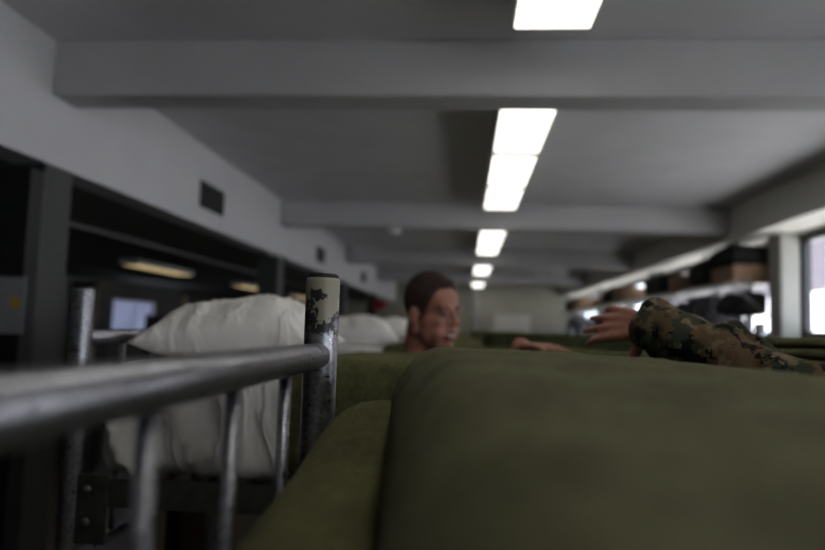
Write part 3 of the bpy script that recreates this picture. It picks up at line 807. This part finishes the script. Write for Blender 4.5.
# ------------------------------------------------------------------ people
# man with auburn hair, in the gap behind the white bed
PX, PY = -0.115, 2.33
man = thing('person', 'red-haired man smiling between the bunk beds, turned to the right', 'person', (PX, PY, 0))
yaw = math.radians(-40)       # facing +X turned a little to the camera
HR = Matrix.Rotation(yaw, 3, 'Z') @ Matrix.Rotation(math.radians(4), 3, 'Y')
HC = Vector((PX-0.005, PY-0.04, H-0.064))
def h(x, y, z): return HC + HR @ Vector((x, y, z))
b = MB()
b.ell(h(-.012, 0, .163), (.098, .076, .088), HR, 28, 20)
b.ell(h(.030, 0, .165), (.060, .065, .062), HR)
b.ell(h(.030, 0, .085), (.062, .059, .082), HR)
for s in (-1, 1):
    b.cap(h(-.025, s*.054, .065), h(.066, s*.020, .014), .020, .017)
    b.ell(h(.064, s*.040, .092), (.026, .022, .022), HR)
    b.ell(h(.060, s*.036, .060), (.030, .024, .036), HR); b.ell(h(.030, s*.046, .050), (.035, .022, .034), HR); b.ell(h(.038, s*.042, .082), (.036, .026, .036), HR)
    b.ell(h(.107, s*.012, .086), (.010, .008, .008), HR)
    er = HR @ Matrix.Rotation(s*-0.35, 3, 'Z')
    b.ell(h(-.012, s*.076, .105), (.019, .009, .032), er); b.ell(h(-.006, s*.074, .088), (.011, .010, .014), er)
b.ell(h(.082, 0, .014), (.020, .024, .017), HR)
b.cap(h(.082, -.038, .138), h(.082, .038, .138), .011)
b.cap(h(.092, 0, .132), h(.116, 0, .092), .008, .012)
b.ell(h(.084, 0, .056), (.017, .032, .020), HR)
b.cap(h(-.035, 0, .085), Vector((PX-.045, PY, H-0.16)), .056, .062)
sh = H - 0.175
RS = Vector((PX-.03, PY-.175, sh)); LS = Vector((PX-.03, PY+.175, sh))
b.cap(Vector((PX-.04, PY-.13, sh+.015)), Vector((PX-.04, PY+.13, sh+.015)), .06)
for s in (-1, 1): b.cap(Vector((PX-.04, PY+s*.02, H-.10)), Vector((PX-.035, PY+s*.14, sh+.01)), .045, .055)
b.ell((PX-.02, PY, 1.28), (.115, .165, .20)); b.ell((PX-.02, PY, 1.08), (.105, .145, .18)); b.ell((PX-.02, PY, .93), (.115, .165, .14))
for s in (-1, 1):
    b.chain([(PX-.02, PY+s*.09, .92), (PX, PY+s*.10, .50), (PX-.03, PY+s*.10, .09)], [.088, .058, .040])
    b.cap((PX-.04, PY+s*.10, .045), (PX+.13, PY+s*.115, .035), .040, .032)
EL = Vector((0.10, 2.185, H-.28)); WR = Vector((0.170, 2.075, H-.046))
b.chain([RS, EL, WR], [.050, .043, .029])
b.chain([LS, (PX-.02, PY+.25, 1.17), (PX+.09, PY+.22, .95)], [.050, .043, .029])
def add_hand(b, W, u, side, nrm, curl=0.5, sc=1.0, spread=0.10, thumb_dir=1, bias=(0, 0, 0, 0)):
    # u: wrist to knuckles, side: across the palm towards the index finger, nrm: out of the back of the hand
    u, side, nrm = u.normalized(), side.normalized(), nrm.normalized()
    def at(a, s_, n_): return W + (u*a + side*s_ + nrm*n_)*sc
    K = []
    for i, (s_, a, ln) in enumerate(((.030, .088, .074), (.010, .092, .082), (-.011, .088, .076), (-.030, .078, .060))):
        base = at(.015, s_*0.45, 0); kn = at(a, s_, .002)
        b.cap(base, kn, .0145*sc, .0115*sc, 12)
        d = (u + side*(spread*(1.5-i))).normalized(); c = curl*(1 + 0.12*i) + bias[i]; p = kn; segs = (0.45, 0.30, 0.25); pts = [kn]; ang = c*0.35
        for q, f in enumerate(segs):
            dd = d*math.cos(ang) - nrm*math.sin(ang); p = p + dd*ln*f*sc; pts.append(p); ang += c*(0.75 if q == 0 else 0.5)
        b.chain(pts, [.0098*sc, .0090*sc, .0082*sc, .0068*sc], 12)
    if thumb_dir == 2:      # thumb spread away, square to the palm
        b.chain([at(.018, .014, -.004), at(.032, .040, -.012), at(.036, .062, -.016), at(.030, .082, -.016)], [.016*sc, .0125*sc, .0105*sc, .0085*sc], 12)
        return b
    b.chain([at(.020, .020, -.004), at(.048, .046, -.012), at(.076, .058, -.018), at(.100, .060, -.022)], [.016*sc, .013*sc, .0105*sc, .0085*sc], 12)
    return b
# right hand flat on the blanket of the bed in front
add_hand(b, WR, Vector((.115, -.11, .004)), Vector((.11, .115, 0)), Vector((0.02, 0.02, 1)), 0.32, 0.95, 0.12)
add_hand(b, Vector((PX+.09, PY+.22, .95)), Vector((.4, 0, -1)), Vector((1, 0, .4)), Vector((0, 1, 0)), 0.5)
link('body', voxel(b, 'body', 0.0042, 7), M['skin'], man)
# hair: cap following the skull, high at the temples, down to the nape behind
hm = MB(); nu, nv = 72, 30; outer, inner = [], []
def hairline(a):
    a = abs(a)
    pts = [(0, .210), (.60, .204), (.78, .186), (.98, .150), (1.12, .112), (1.34, .108), (1.45, .132), (1.66, .128), (1.95, .100), (2.4, .066), (PI+.01, .055)]
    for (x0, y0), (x1, y1) in zip(pts, pts[1:]):
        if x0 <= a <= x1: return y0 + (y1-y0)*(a-x0)/(x1-x0)
    return .07
for i in range(nu):
    az = -PI + 2*PI*i/nu; zl = hairline(az) + 0.004*nz((math.cos(az)*6, math.sin(az)*6, 0), 1.0, 8); ro, ri = [], []
    c = (-.012, 0, .163); tmin = math.asin(max(-1, min(1, (zl-c[2])/.093)))
    for j in range(nv):
        el = tmin + (PI/2*0.985 - tmin)*j/(nv-1)
        w = min(1.0, j/6.0); upz = max(0, math.sin(el))
        th = 0.0004 + 0.0085*w*(0.25 + 0.75*upz) + 0.0012*w*nz((az*3, el*9, 0), 3, 5)
        fr = 1.0 + 0.09*max(0, math.cos(az))*upz*min(1.0, 2.2*(1-upz)+0.2)
        for lst, t_ in ((ro, th), (ri, -0.004)):
            lst.append(h(c[0] + (.101*fr+t_)*math.cos(el)*math.cos(az), (.0775+t_)*math.cos(el)*math.sin(az), c[2] + (.0895+t_)*math.sin(el)))
    outer.append(ro); inner.append(ri)
vo = [[hm.bm.verts.new(p) for p in r] for r in outer]; vi = [[hm.bm.verts.new(p) for p in r] for r in inner]
for i in range(nu):
    k = (i+1) % nu
    for j in range(nv-1):
        hm.bm.faces.new((vo[i][j], vo[k][j], vo[k][j+1], vo[i][j+1])); hm.bm.faces.new((vi[i][j+1], vi[k][j+1], vi[k][j], vi[i][j]))
    hm.bm.faces.new((vi[i][0], vi[k][0], vo[k][0], vo[i][0]))
hm.bm.faces.new([vo[i][nv-1] for i in range(nu)]); hm.bm.faces.new([vi[i][nv-1] for i in reversed(range(nu))])
ho = part('hair', hm, M['hair'], man, True); ho['label'] = 'short auburn hair faded at the sides'
for s in (-1, 1):
    part('eye', MB().ell(h(.081, s*.031, .120), (.012, .014, .0075), HR, 12, 8), M['eye'], man, True)
    part('eyebrow', MB().chain([h(.088, s*.014, .140), h(.088, s*.034, .145), h(.074, s*.052, .139)], [.005, .0055, .003], 8), M['brow'], man, True)
part('upper_lip', MB().chain([h(.086, -.026, .061), h(.100, -.010, .061), h(.102, 0, .060), h(.100, .010, .061), h(.086, .026, .061)], [.0035, .0055, .0055, .0055, .0035], 10), M['lip'], man, True)
part('lower_lip', MB().chain([h(.086, -.026, .057), h(.098, -.012, .043), h(.100, 0, .041), h(.098, .012, .043), h(.086, .026, .057)], [.0035, .0060, .0065, .0060, .0035], 10), M['lip'], man, True)
part('teeth', MB().ell(h(.087, 0, .0515), (.0165, .023, .0085), HR, 16, 10), M['teeth'], man, True)
c = MB()
c.cap(Vector((PX-.04, PY-.125, sh+.012)), Vector((PX-.04, PY+.125, sh+.012)), .068)
for s in (-1, 1): c.cap(Vector((PX-.045, PY+s*.065, H-.130)), Vector((PX-.035, PY+s*.14, sh+.01)), .046, .064)
c.ell((PX-.02, PY, 1.28), (.127, .178, .21)); c.ell((PX-.02, PY, 1.08), (.122, .163, .19)); c.ell((PX-.02, PY, .95), (.128, .18, .10))
c.chain([RS, RS.lerp(EL, .62)], [.062, .060]); c.chain([LS, (PX-.024, PY+.225, 1.28)], [.062, .060])
link('t_shirt', voxel(c, 'shirt', 0.009, 3), M['tshirt'], man)
c = MB(); c.ell((PX-.02, PY, .90), (.130, .182, .13))
for s in (-1, 1): c.chain([(PX-.02, PY+s*.09, .88), (PX, PY+s*.10, .50), (PX-.03, PY+s*.10, .14)], [.100, .078, .070])
link('trousers', voxel(c, 'trousers', 0.010, 3), M['camo'], man)
for s in (-1, 1):
    c = MB(); c.cap((PX-.045, PY+s*.10, .052), (PX+.15, PY+s*.117, .045), .052, .045); c.cap((PX-.03, PY+s*.10, .06), (PX-.03, PY+s*.10, .20), .055, .056)
    c.box(PX-.095, PX+.19, PY+s*.107-.05, PY+s*.107+.05, 0, .03)
    link('boot', voxel(c, 'boot', 0.008, 2), M['boots'], man)

# person in camouflage reaching in from the right, standing in the gap between the two nearest beds
QX, QY = 1.02, 1.075
sol = thing('person', 'arm in a camouflage sleeve reaching in from the right with open hand', 'person', (QX, QY, 0))
SHD = Vector((QX-.17, QY+.0, H-.165)); ELB = Vector((0.585, 1.115, H-.108)); WRS = Vector((0.345, 1.258, H+.014))
b = MB()
hc = Vector((QX, QY+.02, H-.055))
b.ell(hc + Vector((0, -.012, .163)), (.076, .098, .088)); b.ell(hc + Vector((0, .030, .085)), (.059, .062, .082)); b.ell(hc + Vector((0, .03, .165)), (.065, .06, .062))
b.cap(hc + Vector((0, .092, .132)), hc + Vector((0, .116, .092)), .008, .012); b.ell(hc + Vector((0, .082, .014)), (.024, .02, .017)); b.ell(hc + Vector((0, .084, .056)), (.03, .015, .018))
for s in (-1, 1):
    b.ell(hc + Vector((s*.076, -.012, .105)), (.009, .019, .032)); b.cap(hc + Vector((s*.054, -.025, .065)), hc + Vector((s*.02, .066, .014)), .02, .017)
    b.cap((QX+s*.02, QY-.01, H-.10), (QX+s*.14, QY-.01, H-.155), .045, .05)
b.cap((QX-.038, QY+.105, H+.083), (QX+.038, QY+.105, H+.083), .011)
b.cap(hc + Vector((0, -.035, .085)), (QX, QY-.02, H-.16), .056, .062)
b.ell((QX, QY, 1.28), (.165, .105, .20)); b.ell((QX, QY, 1.08), (.145, .10, .18)); b.ell((QX, QY, .93), (.165, .105, .14))
for s in (-1, 1):
    b.chain([(QX+s*.09, QY, .92), (QX+s*.10, QY+.01, .50), (QX+s*.10, QY-.02, .09)], [.086, .058, .040])
    b.cap((QX+s*.10, QY-.03, .045), (QX+s*.115, QY+.13, .035), .040, .032)
b.chain([SHD, ELB, WRS], [.050, .042, .026])
RE = Vector((QX+.24, QY+.02, 1.17)); RW = Vector((QX+.20, QY+.12, .94))
b.chain([(QX+.17, QY, H-.165), RE, RW], [.050, .043, .028])
HU = Vector((-.092, .095, .008)); HN = Vector((-.50, -.75, .45)); HU.normalize(); HN = (HN - HU*HN.dot(HU)).normalized(); HS = HU.cross(HN)
if HS.z > 0: HS = -HS
add_hand(b, WRS, HU, HS, HN, 0.17, 0.93, 0.125, 2, (0.18, 0.08, 0.0, 0.05))
add_hand(b, RW, Vector((0, .3, -1)), Vector((0, 1, .3)), Vector((1, 0, 0)), 0.5)
link('body', voxel(b, 'body', 0.0042, 3), M['skin'], sol)
# camouflage blouse with bunched sleeves
def wrinkle(p, n):
    ax = (p - WRS).dot((ELB - WRS).normalized())
    k = 0.0085*math.sin(ax*78 + 5*nz(p, 9, 2)) * (0.55 + 0.45*nz(p, 12, 7)) + 0.010*nz(p, 17, 4) + 0.005*nz(p, 38, 6)
    return p + n*k*0.85
c = MB()
cuff = WRS.lerp(ELB, 0.02)
c.chain([cuff, WRS.lerp(ELB, .22), WRS.lerp(ELB, .6), ELB, ELB.lerp(SHD, .5), SHD], [.046, .050, .053, .058, .064, .072], 22)
# a loose fold of the sleeve standing up behind the cuff
c.chain([WRS.lerp(ELB, .12) + Vector((.0, .02, .030)), WRS.lerp(ELB, .30) + Vector((.0, .03, .044)), WRS.lerp(ELB, .50) + Vector((.01, .03, .034))], [.018, .016, .014])
c.chain([WRS.lerp(ELB, .36) + Vector((.0, .05, .034)), WRS.lerp(ELB, .50) + Vector((.0, .055, .068)), WRS.lerp(ELB, .66) + Vector((.0, .05, .062)), WRS.lerp(ELB, .80) + Vector((.0, .04, .030))], [.018, .014, .014, .016])
c.cap((QX-.02, QY, H-.13), (QX-.14, QY, H-.15), .06, .07); c.cap((QX+.02, QY, H-.13), (QX+.14, QY, H-.15), .06, .07)
c.ell((QX, QY, 1.28), (.185, .120, .21)); c.ell((QX, QY, 1.08), (.17, .118, .20)); c.ell((QX, QY, .90), (.18, .120, .14))
c.chain([(QX+.17, QY, H-.165), RE, RE.lerp(RW, .9)], [.070, .060, .046])
# hollow cuff: leave the wrist open by a small collar ring
link('camouflage_blouse', voxel(c, 'blouse', 0.0055, 2, wrinkle), M['camo'], sol)
ring = MB(); ax = (ELB - WRS).normalized(); a1 = ax.cross(Vector((0, 0, 1))).normalized(); a2 = ax.cross(a1)
pr = []
for q in range(12):
    th = 2*PI*q/12
    pr.append((0.0085*math.cos(th), 0.0055*math.sin(th)))
rr = []
for q in range(28):
    th = 2*PI*q/28; rad = 0.044 + 0.004*math.sin(th*3); o = WRS - ax*0.010 + ax*0.006*math.sin(th*2)
    dr = a1*math.cos(th) + a2*math.sin(th)
    rr.append([o + dr*(rad + e1) + ax*(e0*2.0) for e0, e1 in pr])
vs = [[ring.bm.verts.new(p) for p in r] for r in rr]
for i in range(28):
    for j in range(12): ring.bm.faces.new((vs[i][j], vs[(i+1) % 28][j], vs[(i+1) % 28][(j+1) % 12], vs[i][(j+1) % 12]))
part('cuff', ring, M['camo'], sol, True)
c = MB(); c.ell((QX, QY, .86), (.182, .118, .12))
for s in (-1, 1): c.chain([(QX+s*.09, QY, .86), (QX+s*.10, QY+.01, .50), (QX+s*.10, QY-.02, .14)], [.100, .078, .070])
link('trousers', voxel(c, 'trousers', 0.010, 3), M['camo'], sol)
for s in (-1, 1):
    c = MB(); c.cap((QX+s*.10, QY-.04, .052), (QX+s*.117, QY+.14, .045), .052, .045); c.cap((QX+s*.10, QY-.02, .06), (QX+s*.10, QY-.02, .20), .055, .056)
    c.box(QX+s*.107-.05, QX+s*.107+.05, QY-.09, QY+.18, 0, .03)
    link('boot', voxel(c, 'boot', 0.008, 2), M['boots'], sol)
hs = MB(); hs.ell(hc + Vector((0, -.016, .172)), (.080, .100, .086)); part('hair', hs, M['brow'], sol, True)

# ------------------------------------------------------------------ light
W = bpy.data.worlds.new('sky'); S.world = W; W.use_nodes = True
bg = W.node_tree.nodes['Background']; bg.inputs['Color'].default_value = (0.78, 0.87, 1.0, 1); bg.inputs['Strength'].default_value = 5.2
sun = bpy.data.lights.new('sun', 'SUN'); sun.energy = 19.0; sun.angle = 0.01; sun.color = (1.0, 0.95, 0.90)
so = bpy.data.objects.new('sun', sun); COL.objects.link(so)
so.rotation_euler = Vector((0.22, 0.30, -0.93)).to_track_quat('-Z', 'Y').to_euler()

S.view_settings.view_transform = 'Standard'; S.view_settings.look = 'None'
S.view_settings.exposure = 0.25; S.view_settings.gamma = 1.0; S.view_settings.use_curve_mapping = False
S.cycles.use_denoising = True
S.cycles.max_bounces = 8; S.cycles.diffuse_bounces = 5; S.cycles.glossy_bounces = 3; S.cycles.transparent_max_bounces = 8
S.cycles.caustics_reflective = False; S.cycles.caustics_refractive = False
S.cycles.sample_clamp_indirect = 4.0
